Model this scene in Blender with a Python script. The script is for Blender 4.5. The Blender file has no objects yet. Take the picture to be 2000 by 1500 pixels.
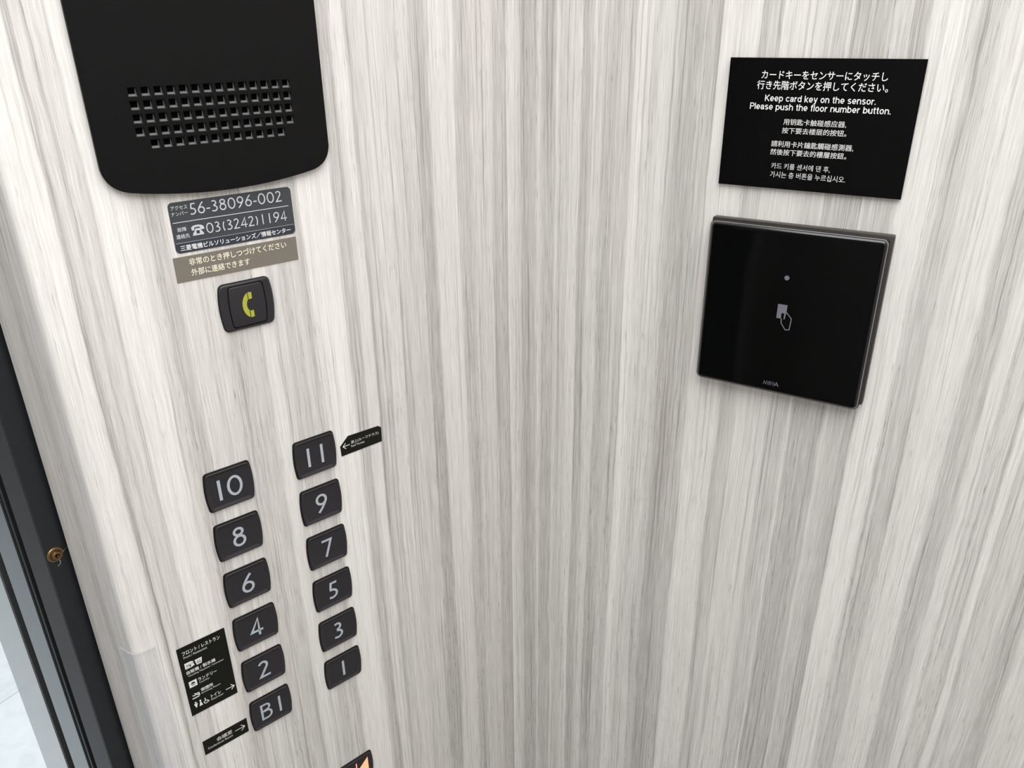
import bpy, bmesh, math
from mathutils import Matrix, Vector
S = bpy.context.scene
C = S.collection

# ------------------------------------------------------------------ camera
F_PX, PITCH, ROLL = 1520.98, 0.429712, 0.011418
EYE = 1.45                                   # height of the camera above the car floor
cd_ = bpy.data.cameras.new('camera'); cam = bpy.data.objects.new('camera', cd_); C.objects.link(cam)
cd_.sensor_width = 36.0; cd_.lens = F_PX / 2000 * 36.0; cd_.clip_start = 0.02
R0, U0, F0 = Vector((1, 0, 0)), Vector((0, math.sin(PITCH), math.cos(PITCH))), Vector((0, math.cos(PITCH), -math.sin(PITCH)))
cr = math.cos(ROLL) * R0 - math.sin(ROLL) * U0
cu = math.sin(ROLL) * R0 + math.cos(ROLL) * U0
M = Matrix((cr, cu, -F0)).transposed().to_4x4(); M.translation = (0, 0, EYE)
cam.matrix_world = M
S.camera = cam

# ------------------------------------------------------------------ plan of the lift car
AL, AR = 0.704665, 0.560175
CORNER = Vector((-0.00208, 0.69479, 0))
LX = Vector((math.cos(AL), math.sin(AL), 0)); LN = Vector((math.sin(AL), -math.cos(AL), 0))     # control panel wall: right, normal
RX = Vector((math.cos(AR), -math.sin(AR), 0)); RN = Vector((-math.sin(AR), -math.cos(AR), 0))   # side wall: right, normal
UP = Vector((0, 0, 1))
OUT = -RX                                     # out of the car, through the doorway
DB = -RN                                      # along the door plane, towards the side wall
BEND = CORNER - LX * 0.3747                   # sharp edge of the control panel
CEIL = 2.38

def plan(a, b, z=0.0):                        # point from the panel edge: a outwards, b along the door plane
    return BEND + OUT * a + DB * b + UP * z

# ------------------------------------------------------------------ light
V = S.view_settings
S.display_settings.display_device = 'sRGB'
V.view_transform = 'Standard'; V.look = 'None'; V.gamma = 1.0; V.use_curve_mapping = False
V.exposure = 0.0
W = bpy.data.worlds.new('world'); S.world = W; W.use_nodes = True
W.node_tree.nodes['Background'].inputs[0].default_value = (0.88, 0.94, 1.0, 1)
W.node_tree.nodes['Background'].inputs[1].default_value = 0.20

def area(name, loc, size, power, col, direction=(0, 0, -1), spread=180):
    l = bpy.data.lights.new(name, 'AREA'); l.shape = 'RECTANGLE'; l.size, l.size_y = size
    l.energy = power; l.color = col; l.spread = math.radians(spread)
    o = bpy.data.objects.new(name, l); C.objects.link(o); o.location = loc
    o.rotation_euler = Vector(direction).to_track_quat('-Z', 'Y').to_euler()
    return o
cl = area('ceiling_light', plan(-0.73, -0.37, CEIL - 0.012), (1.36, 1.36), 33.5, (0.955, 0.982, 1.0))
cl.rotation_euler = (0, 0, math.atan2(OUT.y, OUT.x))
area('hall_light', plan(1.3, 0.75, 2.5), (1.2, 1.2), 74, (0.95, 0.985, 1.0))

# ------------------------------------------------------------------ materials
def lin(c):
    c /= 255.0
    return c / 12.92 if c <= 0.04045 else ((c + 0.055) / 1.055) ** 2.4
def rgb(r, g, b): return (lin(r), lin(g), lin(b), 1)

def mat(name, col, rough=0.5, metal=0.0, spec=0.5, noise=None, emit=None, trans=0.0, coat=0.0):
    """procedural material: base colour broken up by a fine object-space noise"""
    m = bpy.data.materials.new(name); m.use_nodes = True
    nt = m.node_tree; b = nt.nodes['Principled BSDF']
    b.inputs['Base Color'].default_value = col
    b.inputs['Roughness'].default_value = rough; b.inputs['Metallic'].default_value = metal
    b.inputs['Specular IOR Level'].default_value = spec
    if coat: b.inputs['Coat Weight'].default_value = coat; b.inputs['Coat Roughness'].default_value = 0.04
    if trans: b.inputs['Transmission Weight'].default_value = trans
    if emit: b.inputs['Emission Color'].default_value = emit[0]; b.inputs['Emission Strength'].default_value = emit[1]
    if noise:
        sc, amt, bump = noise
        t = nt.nodes.new('ShaderNodeTexCoord'); n = nt.nodes.new('ShaderNodeTexNoise')
        n.inputs['Scale'].default_value = sc; n.inputs['Detail'].default_value = 3
        nt.links.new(t.outputs['Object'], n.inputs['Vector'])
        mx = nt.nodes.new('ShaderNodeMix'); mx.data_type = 'RGBA'
        mx.inputs['A'].default_value = tuple(x * (1 - amt) for x in col[:3]) + (1,)
        mx.inputs['B'].default_value = tuple(min(1, x * (1 + amt)) for x in col[:3]) + (1,)
        nt.links.new(n.outputs['Fac'], mx.inputs['Factor']); nt.links.new(mx.outputs['Result'], b.inputs['Base Color'])
        if bump:
            bp = nt.nodes.new('ShaderNodeBump'); bp.inputs['Strength'].default_value = bump; bp.inputs['Distance'].default_value = 0.0004
            nt.links.new(n.outputs['Fac'], bp.inputs['Height']); nt.links.new(bp.outputs['Normal'], b.inputs['Normal'])
    return m

BANDS_L = [(0,2.4,.15),(3.7,14.9,.28),(16.8,39,.5),(40.5,52.9,.3),(54.7,77.7,.68),(79.4,91.3,.2),(93.6,118.1,.5),(121.7,133.6,.63),(134.6,143.6,.5),(144.3,146,.25),(147.5,157.1,.75),(158,159.9,.2),(161,168.1,.35),(169.5,196.4,.95),(197.5,201.5,.35),(203,208.2,.55),(212.4,220.7,.42),(221.4,226.3,.6),(227,228.4,.4),(229.2,239.3,.78),(240.3,259.5,.45),(260.5,266,.42),(267,277.5,.62),(278.2,279.2,.35),(279.8,281,.9),(282,289.6,.62),(290.4,292.2,.85),(293,304,.38),(304.8,311.6,.65),(312.8,331.9,.97),(332.8,333.9,.4),(334.6,343.7,.62),(344.3,345.4,.4),(346,351.6,.62),(352.2,353.8,.12),(355.6,376,.95),(382,396,.55),(399,404,.35),(408,422,.6),(426,434,.45),(440,470,.6)]
BANDS_R = [(0,1.4,1.0),(2,10,.72),(11.4,14,.5),(14.9,16,.2),(17.4,29.2,.3),(30.7,33.5,.62),(35.3,47,.31),(48.4,50,.7),(51,58,.45),(63,69.7,.68),(70.8,77.5,.25),(80.2,88.4,.6),(90,101.1,.33),(102,106.8,.5),(108.1,114.6,.42),(115.7,123.1,.85),(123.9,131,.68),(131.6,132.6,.3),(133.5,144,.63),(145,150.7,.42),(152,164.6,.2),(166,178.5,.35),(180.1,205.7,.82),(207.3,210.2,.3),(211.5,219.9,.5),(221.5,247,.74),(248.4,263.3,.47),(264.1,265.2,.75),(266.2,289,.3),(290.1,291.4,.7),(292.4,303.7,.45),(304.8,309.9,.27),(311.6,330.5,.92),(331.5,336.5,.6),(337.3,340,.35),(341,348.5,.45),(350,356,.7),(358,374,.84),(375.8,390.3,.4),(392.5,399.6,.8),(400.2,401,.35),(402,412.2,.62),(412.9,414.7,.33),(415.9,420.2,.88),(421.2,423.5,.4),(426,440,.6),(444,452,.35),(456,470,.75)]

def wood_material(name, bands, seed):
    """pale grey plank laminate: grain runs along v of the uv map (metres), streak tones across u"""
    m = bpy.data.materials.new(name); m.use_nodes = True
    nt = m.node_tree; N = nt.nodes.new; Lk = nt.links.new; b = nt.nodes['Principled BSDF']
    uv = N('ShaderNodeUVMap'); uv.uv_map = 'grain'
    sep = N('ShaderNodeSeparateXYZ'); Lk(uv.outputs['UV'], sep.inputs[0])
    U, Vv = sep.outputs['X'], sep.outputs['Y']
    def math_(op, a, b_=None, c=None, clamp=False):
        n = N('ShaderNodeMath'); n.operation = op; n.use_clamp = clamp
        for i, x in enumerate((a, b_, c)):
            if x is None: continue
            if isinstance(x, (int, float)): n.inputs[i].default_value = x
            else: Lk(x, n.inputs[i])
        return n.outputs[0]
    def noise(u, v, su, sv, det=2.0, rough=0.5, off=0.0):
        cv = N('ShaderNodeCombineXYZ'); Lk(math_('MULTIPLY', u, su), cv.inputs[0]); Lk(math_('MULTIPLY_ADD', v, sv, off + seed), cv.inputs[1])
        n = N('ShaderNodeTexNoise'); n.inputs['Scale'].default_value = 1.0; n.inputs['Detail'].default_value = det; n.inputs['Roughness'].default_value = rough
        Lk(cv.outputs[0], n.inputs['Vector']); return n.outputs['Fac']
    # slow wander of the grain
    wob = math_('SUBTRACT', noise(U, Vv, 9, 3.2, 1.0, off=3.1), 0.5)
    wob2 = math_('SUBTRACT', noise(U, Vv, 60, 26, 1.0, off=9.7), 0.5)
    wob3 = math_('SUBTRACT', noise(U, Vv, 160, 95, 1.0, off=1.9), 0.5)
    Uw = math_('ADD', math_('ADD', math_('MULTIPLY_ADD', wob, 0.0055, U), math_('MULTIPLY', wob2, 0.0016)), math_('MULTIPLY', wob3, 0.0005))
    # streak tone across the sheet
    fc = N('ShaderNodeFloatCurve'); cm = fc.mapping; cu_ = cm.curves[0]
    pts = []
    for a, c, t in bands:
        a, c = a / 480.0, c / 480.0
        pts += [(a, t), (max(c, a + 0.0004), t)]
    cu_.points[0].location = (0.0, pts[0][1]); cu_.points[1].location = (1.0, pts[-1][1])
    for p in pts[1 if pts[0][0] <= 0 else 0:]:
        cu_.points.new(min(p[0], 0.999), p[1])
    for p in cu_.points: p.handle_type = 'VECTOR'
    cm.update()
    Lk(math_('MULTIPLY', Uw, 1 / 0.48, clamp=True), fc.inputs['Value'])
    band = fc.outputs[0]
    mid = noise(Uw, Vv, 170, 2.0, 2.0, off=1.3)
    fine = noise(Uw, Vv, 620, 7.0, 3.0, 0.6, off=5.3)
    thin = noise(Uw, Vv, 1500, 30.0, 2.0, 0.6, off=2.3)
    # short dark pores
    pore = noise(Uw, Vv, 900, 62.0, 1.0, off=7.7)
    pm = N('ShaderNodeMapRange'); pm.inputs['From Min'].default_value = 0.62; pm.inputs['From Max'].default_value = 0.75; Lk(pore, pm.inputs['Value'])
    clus = N('ShaderNodeMapRange'); clus.inputs['From Min'].default_value = 0.42; clus.inputs['From Max'].default_value = 0.62
    Lk(noise(Uw, Vv, 110, 1.2, 1.0, off=4.4), clus.inputs['Value'])
    pores = math_('MULTIPLY', pm.outputs[0], clus.outputs[0])
    # long dark lines
    ln = N('ShaderNodeMapRange'); ln.inputs['From Min'].default_value = 0.58; ln.inputs['From Max'].default_value = 0.70
    Lk(noise(Uw, Vv, 430, 3.0, 1.0, off=6.1), ln.inputs['Value'])
    t = math_('MULTIPLY_ADD', band, 0.80, 0.09)
    t = math_('ADD', t, math_('MULTIPLY', math_('SUBTRACT', mid, 0.5), 0.30))
    t = math_('ADD', t, math_('MULTIPLY', math_('SUBTRACT', fine, 0.5), 0.58))
    t = math_('ADD', t, math_('MULTIPLY', math_('SUBTRACT', thin, 0.5), 0.88))
    t = math_('SUBTRACT', t, math_('MULTIPLY', pores, 0.36))
    t = math_('SUBTRACT', t, math_('MULTIPLY', ln.outputs[0], 0.27))
    ramp = N('ShaderNodeValToRGB'); Lk(t, ramp.inputs[0]); e = ramp.color_ramp.elements
    e[0].position = 0.0; e[0].color = rgb(158, 153, 148)
    e[1].position = 1.0; e[1].color = rgb(238, 234, 228)
    k = e.new(0.5); k.color = rgb(207, 202, 197)
    hue = N('ShaderNodeMapRange'); hue.inputs['From Min'].default_value = 0.45; hue.inputs['From Max'].default_value = 0.75; hue.inputs['To Max'].default_value = 0.24
    Lk(noise(Uw, Vv, 38, 2.2, 1.0, off=8.2), hue.inputs['Value'])
    tint = N('ShaderNodeMix'); tint.data_type = 'RGBA'; tint.blend_type = 'MULTIPLY'
    tint.inputs['B'].default_value = (0.96, 0.91, 0.89, 1)
    Lk(hue.outputs[0], tint.inputs['Factor']); Lk(ramp.outputs[0], tint.inputs['A']); Lk(tint.outputs['Result'], b.inputs['Base Color'])
    b.inputs['Roughness'].default_value = 0.48; b.inputs['Specular IOR Level'].default_value = 0.3
    bp = N('ShaderNodeBump'); bp.inputs['Strength'].default_value = 0.2; bp.inputs['Distance'].default_value = 0.0002
    Lk(t, bp.inputs['Height']); Lk(bp.outputs['Normal'], b.inputs['Normal'])
    return m

WOOD_L = wood_material('pale_wood_panel', BANDS_L, 0.0)
WOOD_R = wood_material('pale_wood_side', BANDS_R, 11.0)
BLACK = mat('black_plastic', rgb(15, 14, 14), 0.42, spec=0.14, noise=(900, 0.25, 0.25))
KEY = mat('charcoal_key', rgb(46, 44, 46), 0.40, spec=0.25, noise=(700, 0.06, 0.05))
RIM = mat('button_rim', rgb(14, 13, 13), 0.35, spec=0.4, noise=(600, 0.1, 0))
DIGIT = mat('silver_digit_paint', rgb(176, 181, 188), 0.4, noise=(500, 0.03, 0))
SIGN = mat('black_acrylic', rgb(6, 6, 6), 0.2, spec=0.1, noise=(50, 0.2, 0))
GLASS = mat('black_glass', rgb(3, 3, 3), 0.06, spec=0.12, noise=(30, 0.2, 0))
CASE = mat('reader_black_case', rgb(18, 17, 17), 0.35, spec=0.35, noise=(400, 0.1, 0.05))
BEVELG = mat('ground_glass_edge', rgb(10, 10, 12), 0.16, spec=0.6, noise=(30, 0.2, 0))
READER = mat('reader_case', rgb(54, 52, 50), 0.35, spec=0.4, noise=(400, 0.1, 0.05))
EDGE = mat('reader_edge_reflection', rgb(140, 135, 129), 0.35, spec=0.5, noise=(300, 0.05, 0))
WHITE = mat('white_print', rgb(232, 230, 228), 0.5, noise=(300, 0.03, 0))
SOFT = mat('grey_print', rgb(205, 202, 200), 0.5, noise=(300, 0.03, 0))
DIM = mat('dim_print', rgb(112, 108, 119), 0.5, noise=(300, 0.03, 0))
TELG = mat('slate_sticker', rgb(61, 63, 66), 0.4, noise=(200, 0.05, 0))
TELD = mat('dark_slate_sticker', rgb(48, 51, 62), 0.4, noise=(200, 0.05, 0))
TELP = mat('light_grey_print', rgb(196, 198, 202), 0.5, noise=(300, 0.03, 0))
TAUPE = mat('taupe_sticker', rgb(120, 113, 103), 0.38, spec=0.4, noise=(250, 0.07, 0.05))
CREAM = mat('cream_print', rgb(240, 232, 210), 0.5, noise=(300, 0.03, 0))
STKR = mat('black_sticker', rgb(21, 22, 15), 0.4, spec=0.2, noise=(300, 0.15, 0))
LIME = mat('lime_print', rgb(170, 170, 58), 0.4, noise=(300, 0.04, 0))
LIT = mat('lit_orange_icon', rgb(250, 170, 130), 0.5, noise=(300, 0.02, 0), emit=(rgb(255, 165, 120), 0.75))
JAMB = mat('dark_painted_steel', rgb(32, 35, 37), 0.38, spec=0.4, noise=(160, 0.12, 0.05))
JAMB2 = mat('worn_charcoal_steel', rgb(39, 37, 37), 0.45, spec=0.35, noise=(220, 0.12, 0.08))
GAP = mat('gap_black', rgb(3, 3, 4), 0.6, spec=0.06, noise=(80, 0.2, 0))
STEEL = mat('brushed_steel', rgb(126, 129, 131), 0.22, metal=0.9, noise=(90, 0.06, 0))
STEEL2 = mat('satin_steel', rgb(188, 190, 189), 0.10, metal=0.9, noise=(90, 0.05, 0))
BRASS = mat('old_brass', rgb(142, 114, 80), 0.35, metal=0.85, noise=(900, 0.3, 0.2))
CLEAR = mat('clear_plastic', rgb(206, 208, 220), 0.12, spec=0.5)
CLEAR.node_tree.nodes['Principled BSDF'].inputs['Alpha'].default_value = 0.10
CUT = mat('plastic_cut_edge', rgb(196, 196, 204), 0.2, spec=0.5)
CUT.node_tree.nodes['Principled BSDF'].inputs['Alpha'].default_value = 0.38
VOID = mat('speaker_cloth_black', rgb(5, 5, 5), 0.9, spec=0.03, noise=(900, 0.2, 0))
GRILLE = mat('grille_edge', rgb(98, 97, 96), 0.5, noise=(900, 0.1, 0))
DARKW = mat('grey_panel', rgb(186, 184, 182), 0.6, spec=0.2, noise=(12, 0.15, 0))
PALEC = mat('white_ceiling', rgb(226, 224, 220), 0.7, noise=(20, 0.03, 0))
CARFL = mat('car_floor', rgb(140, 138, 136), 0.6, noise=(60, 0.2, 0.1))

def tile_material():
    m = mat('pale_stone_tile', rgb(214, 219, 222), 0.3, noise=(7, 0.10, 0.1)); nt = m.node_tree; b = nt.nodes['Principled BSDF']
    t = nt.nodes.new('ShaderNodeTexCoord'); br = nt.nodes.new('ShaderNodeTexBrick')
    br.offset = 0.0; br.inputs['Scale'].default_value = 1.0; br.inputs['Brick Width'].default_value = 0.6; br.inputs['Row Height'].default_value = 2.0
    br.inputs['Mortar Size'].default_value = 0.0016
    br.inputs['Color1'].default_value = rgb(216, 221, 224); br.inputs['Color2'].default_value = rgb(208, 214, 217); br.inputs['Mortar'].default_value = rgb(176, 181, 184)
    mp = nt.nodes.new('ShaderNodeMapping'); mp.inputs['Location'].default_value = (0.1165, 0, 0)
    nt.links.new(t.outputs['Object'], mp.inputs['Vector']); nt.links.new(mp.outputs[0], br.inputs['Vector'])
    n = nt.nodes.new('ShaderNodeTexNoise'); n.inputs['Scale'].default_value = 16; n.inputs['Detail'].default_value = 5; n.inputs['Distortion'].default_value = 1.2
    nt.links.new(t.outputs['Object'], n.inputs['Vector'])
    mx = nt.nodes.new('ShaderNodeMix'); mx.data_type = 'RGBA'; mx.blend_type = 'MULTIPLY'; mx.inputs['Factor'].default_value = 0.28
    nt.links.new(br.outputs['Color'], mx.inputs['A']); nt.links.new(n.outputs['Fac'], mx.inputs['B']); nt.links.new(mx.outputs['Result'], b.inputs['Base Color'])
    return m
TILE = tile_material()

# ------------------------------------------------------------------ mesh helpers
def mesh_obj(name, bm, material, parent=None, smooth=None):
    me = bpy.data.meshes.new(name); bmesh.ops.recalc_face_normals(bm, faces=bm.faces); bm.to_mesh(me); bm.free()
    if smooth is not None:
        me.polygons.foreach_set('use_smooth', [True] * len(me.polygons))
        me.set_sharp_from_angle(angle=math.radians(smooth))
    o = bpy.data.objects.new(name, me); C.objects.link(o); me.materials.append(material)
    if parent: o.parent = parent
    return o

def tag(o, label, cat, group=None):
    o['label'] = label; o['category'] = cat
    if group: o['group'] = group
    return o

def struct(o): o['kind'] = 'structure'; return o

def frame(name, wall, u, z, label, cat, group=None, depth=0.0):
    """Empty standing on a wall: x right along the wall, y up, z out of the wall. u is metres from the corner; z relative to the eye"""
    X, n = (LX, LN) if wall == 'L' else (RX, RN)
    P = CORNER + (X * -u if wall == 'L' else X * u) + UP * (EYE + z) + n * depth
    o = bpy.data.objects.new(name, None); C.objects.link(o); o.empty_display_size = 0.02
    m = Matrix((X, UP, n)).transposed().to_4x4(); m.translation = P; o.matrix_world = m
    return tag(o, label, cat, group)

def offset_poly(pts, d):
    """inset a CCW polygon by d (negative = grow) with mitred corners"""
    out = []; n = len(pts)
    for i in range(n):
        p0, p1, p2 = pts[i - 1], pts[i], pts[(i + 1) % n]
        e1 = Vector((p1[0] - p0[0], p1[1] - p0[1])).normalized(); e2 = Vector((p2[0] - p1[0], p2[1] - p1[1])).normalized()
        n1 = Vector((-e1.y, e1.x)); n2 = Vector((-e2.y, e2.x))
        b = n1 + n2; b = b / max(b.dot(b) / 2, 0.3)
        out.append((p1[0] + b.x * d, p1[1] + b.y * d))
    return out

def loft(bm, rings, cap0=True, cap1=True):
    vs = [[bm.verts.new(p) for p in r] for r in rings]
    n = len(vs[0])
    for a, b in zip(vs, vs[1:]):
        for i in range(n):
            j = (i + 1) % n; bm.faces.new((a[i], a[j], b[j], b[i]))
    if cap0: bm.faces.new(list(reversed(vs[0])))
    if cap1: bm.faces.new(vs[-1])
    return vs

def slab(bm, pts, z0, z1, bevel=0.0, seg=3, top_slope=None):
    """polygon extruded from z0 to z1 with a rounded top edge"""
    rings = [[(x, y, z0) for x, y in pts]]
    if bevel <= 0: rings.append([(x, y, z1) for x, y in pts])
    else:
        for k in range(seg + 1):
            a = math.pi / 2 * k / seg
            ins = offset_poly(pts, bevel * (1 - math.cos(a)))
            rings.append([(x, y, z1 - bevel + bevel * math.sin(a)) for x, y in ins])
    loft(bm, rings)

def rrect(x0, y0, x1, y1, r=0.0, seg=4, bulge=0.0, bseg=8):
    """CCW rounded rectangle; bulge bows the left and right sides outwards (barrel)"""
    pts = []
    for cx, cy, a0 in ((x1 - r, y0 + r, -90), (x1 - r, y1 - r, 0), (x0 + r, y1 - r, 90), (x0 + r, y0 + r, 180)):
        if r > 0:
            for k in range(seg + 1):
                a = math.radians(a0 + 90 * k / seg); pts.append((cx + r * math.cos(a), cy + r * math.sin(a)))
        else: pts.append((cx, cy))
        if bulge and a0 in (-90, 90):
            for k in range(1, bseg):
                t = k / bseg
                pts.append((x1 if a0 == -90 else x0, (y0 + r + (y1 - y0 - 2 * r) * t) if a0 == -90 else (y1 - r - (y1 - y0 - 2 * r) * t)))
    if bulge:
        yc, h = (y0 + y1) / 2, (y1 - y0) / 2; xc, w = (x0 + x1) / 2, (x1 - x0) / 2
        pts = [(x + bulge * (1 - ((y - yc) / h) ** 2) * ((x - xc) / w), y) for x, y in pts]
    return pts

def box(bm, x0, x1, y0, y1, z0, z1): slab(bm, [(x0, y0), (x1, y0), (x1, y1), (x0, y1)], z0, z1)

LIFT = [0]
def lift():
    LIFT[0] = (LIFT[0] + 1) % 12; return LIFT[0] * 1.5e-5

def stroke(bm, pts, w, z=0.0, closed=False):
    """flat ribbon of width w along a polyline"""
    n = len(pts); L = []; Rr = []; z += lift()
    for i in range(n):
        p = Vector(pts[i][:2])
        a = Vector(pts[i - 1][:2]) if (i > 0 or closed) else None
        b = Vector(pts[(i + 1) % n][:2]) if (i < n - 1 or closed) else None
        d1 = (p - a).normalized() if a is not None else None; d2 = (b - p).normalized() if b is not None else None
        if d1 is None: d1 = d2
        if d2 is None: d2 = d1
        n1 = Vector((-d1.y, d1.x)); n2 = Vector((-d2.y, d2.x)); m = n1 + n2; m = m / max(m.dot(m) / 2, 0.35)
        L.append(bm.verts.new((p.x + m.x * w / 2, p.y + m.y * w / 2, z))); Rr.append(bm.verts.new((p.x - m.x * w / 2, p.y - m.y * w / 2, z)))
    for i in range(n if closed else n - 1):
        j = (i + 1) % n; bm.faces.new((Rr[i], Rr[j], L[j], L[i]))

def fill(bm, pts, z=0.0):
    z += lift(); bm.faces.new([bm.verts.new((x, y, z)) for x, y in pts])

def arc(cx, cy, rx, ry, a0, a1, n=18):
    return [(cx + rx * math.cos(math.radians(a0 + (a1 - a0) * k / n)), cy + ry * math.sin(math.radians(a0 + (a1 - a0) * k / n))) for k in range(n + 1)]

# humanist numerals drawn with strokes; unit height, stroke s; returns (list of (points, closed)), width
def glyph(ch, s):
    h = s / 2
    if ch == '1': return [([(h, 0), (h, 1)], False)], s
    if ch == '0':
        w = 0.66; return [(arc(w / 2, .5, w / 2 - h, .5 - h, 0, 360, 40)[:-1], True)], w
    if ch == '8':
        w = 0.58; yb = 0.305; yt = 0.765
        return [(arc(w / 2, yb, w / 2 - h, yb - h, 0, 360, 32)[:-1], True), (arc(w / 2, yt, w / 2 - h - .045, 1 - yt - h, 0, 360, 32)[:-1], True)], w
    if ch in '69':
        w = 0.58; r = 0.31
        p = arc(w / 2, r, w / 2 - h, r - h, 0, 360, 32)[:-1]
        tail = [(w * .80, 1.0), (w * .55, .83), (w * .30, .62), (h * 1.35, .44), (h * 1.0, r)]
        if ch == '9': p = [(w - x, 1 - y) for x, y in p]; tail = [(w - x, 1 - y) for x, y in tail]
        return [(p, True), (tail, False)], w
    if ch == '7': return [([(0, 1 - h), (.52 - h * .6, 1 - h), (.16, 0)], False)], .54
    if ch == '2':
        w = .54; return [(arc(w * .46, 1 - .27, w * .46 - h, .27 - h, 160, -35, 16) + [(h * 1.1, h), (w, h)], False)], w
    if ch == '3':
        w = .52; return [(arc(w * .40, .765, w * .46 - h, .235 - h, 135, -80, 14) + [(w * .36, .53)], False), ([(w * .36, .53)] + arc(w * .38, .28, w * .58 - h, .28 - h, 82, -135, 16), False)], w
    if ch == '4':
        w = .62; return [([(w, .27), (h * 1.1, .27), (w * .70, 1 - h * .3), (w * .70, 0)], False)], w
    if ch == '5':
        w = .50; return [([(w * .94, 1 - h), (w * .30, 1 - h), (w * .22, .58)] + arc(w * .34, .30, w * .64 - h, .30 - h, 100, -125, 18), False)], w
    if ch == 'B':
        w = .58
        return [([(h, 0), (h, 1)], False), ([(h, 1 - h)] + arc(w * .50, .765, w * .40 - h, .235 - h, 90, -90, 12) + [(h, .53)], False), ([(h, .53)] + arc(w * .55, .265 + h / 2, w * .45 - h, .265 - h / 2, 90, -90, 12) + [(h, h)], False)], w
    if ch == '-': return [([(0, .36), (.30, .36)], False)], .30
    if ch == '(': return [(arc(.52, .45, .52 - h, .68, 140, 220, 12), False)], .18
    if ch == ')': return [(arc(-.34, .45, .52 - h, .68, 40, -40, 12), False)], .18

def letter(ch, s):
    """bold grotesque letters drawn with strokes; cap height 1, x-height .73"""
    h, X = s / 2, .74; w = .64
    bowl = lambda x0=0.0, ww=w: (arc(x0 + ww / 2, X / 2, ww / 2 - h, X / 2 - h * .85, 0, 360, 28)[:-1], True)
    arch = lambda x0, ww: ([(x0, X * .45)] + arc(x0 + ww / 2 - h, X * .60, ww / 2 - h, X * .40 - h * .8, 180, 0, 12) + [(x0 + ww - s, 0)], False)
    if ch == ' ': return [], .27
    if ch == '.': return [([(h, 0), (h, s)], False)], s
    if ch == 'l': return [([(h, 0), (h, 1)], False)], s
    if ch == 'o': return [bowl()], w
    if ch == 'c': return [(arc(w / 2, X / 2, w / 2 - h, X / 2 - h * .85, 38, 322, 22), False)], w * .94
    if ch == 'e': return [(arc(w / 2, X / 2, w / 2 - h, X / 2 - h * .85, 0, 318, 24), False), ([(h, X * .47), (w - h * .2, X * .47)], False)], w
    if ch == 'n': return [([(h, 0), (h, X)], False), arch(h, w)], w
    if ch == 'h': return [([(h, 0), (h, 1)], False), arch(h, w)], w
    if ch == 'm': return [([(h, 0), (h, X)], False), arch(h, .57), arch(.57 - h, .57)], .57 * 2 - s
    if ch == 'u': return [([(w - h, 0), (w - h, X)], False), ([(h, X), (h, X * .38)] + arc(w / 2, X * .38, w / 2 - h, X * .38 - h * .8, 180, 360, 12), False)], w
    if ch == 'r': return [([(h, 0), (h, X)], False), ([(h, X * .5)] + arc(.40, X * .55, .40 - h, X * .45 - h, 170, 92, 8), False)], .40
    if ch == 'd': return [bowl(), ([(w - h, 0), (w - h, 1)], False)], w
    if ch == 'b': return [bowl(), ([(h, 0), (h, 1)], False)], w
    if ch == 'p': return [bowl(), ([(h, -.27), (h, X)], False)], w
    if ch == 'a': return [(arc(.27, X * .31, .27 - h, X * .31 - h * .8, 0, 360, 22)[:-1], True), ([(h * 1.2, X * .70)] + arc(.29, X * .68, .29 - h, X * .32 - h, 160, 0, 10) + [(.58 - h, 0)], False)], .60
    if ch == 'k': return [([(h, 0), (h, 1)], False), ([(.56, X), (h, X * .30)], False), ([(s * 1.35, X * .50), (.56, 0)], False)], .60
    if ch == 'y': return [([(h * .9, X), (.31, .06)], False), ([(.62 - h * .9, X), (.27, -.19), (.06, -.20)], False)], .62
    if ch == 't': return [([(.17, .95), (.17, .16), (.24, h * .9), (.36, h * .9)], False), ([(0, X - h * .7), (.35, X - h * .7)], False)], .36
    if ch == 'f': return [([(.17, 0), (.17, .82), (.24, 1 - h * .9), (.37, 1 - h * .9)], False), ([(0, X - h * .7), (.35, X - h * .7)], False)], .36
    if ch == 's': return [(arc(.29, X * .73, .27 - h, X * .27 - h * .7, 25, 235, 14) + arc(.29, X * .27, .29 - h, X * .27 - h * .7, 60, -155, 16), False)], .58
    if ch == 'K': return [([(h, 0), (h, 1)], False), ([(.70, 1), (h, .36)], False), ([(s * 1.5, .56), (.72, 0)], False)], .76
    if ch == 'P': return [([(h, 0), (h, 1)], False), ([(h, 1 - h * .8)] + arc(.42, .70, .26 - h * .4, .30 - h * .8, 90, -90, 12) + [(h, .40 + h * .8)], False)], .70
    return [], .2

def grotesque(text, x0, x1, base, cap, s, gap, z, name, material, parent):
    bm = bmesh.new(); x = 0.0; G = []
    for ch in text:
        g, w = letter(ch, s); G.append((g, x)); x += w + gap
    sx = (x1 - x0) / (x - gap)
    for g, ox in G:
        for pts, cl in g: stroke(bm, [(x0 + (ox + px) * sx, base + py * cap) for px, py in pts], s * sx, z, cl)
    return mesh_obj(name, bm, material, parent)

def numerals(text, x0, x1, y0, y1, s, gap, z, name, material, parent):
    """stroke-drawn text fitted to the box x0..x1, y0..y1"""
    bm = bmesh.new(); x = 0.0; tot = 0.0; G = []
    for ch in text:
        g, w = glyph(ch, s); pad = .22 if ch == '1' else (.09 if ch in '()' else 0)
        G.append((g, x + pad)); x += w + 2 * pad + gap
    tot = x - gap; H = y1 - y0; sx = (x1 - x0) / tot
    for g, ox in G:
        for pts, cl in g: stroke(bm, [(x0 + (ox + px) * sx, y0 + py * H) for px, py in pts], s * H * min(1.0, (sx / H + 1) / 2), z, cl)
    return mesh_obj(name, bm, material, parent)

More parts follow.
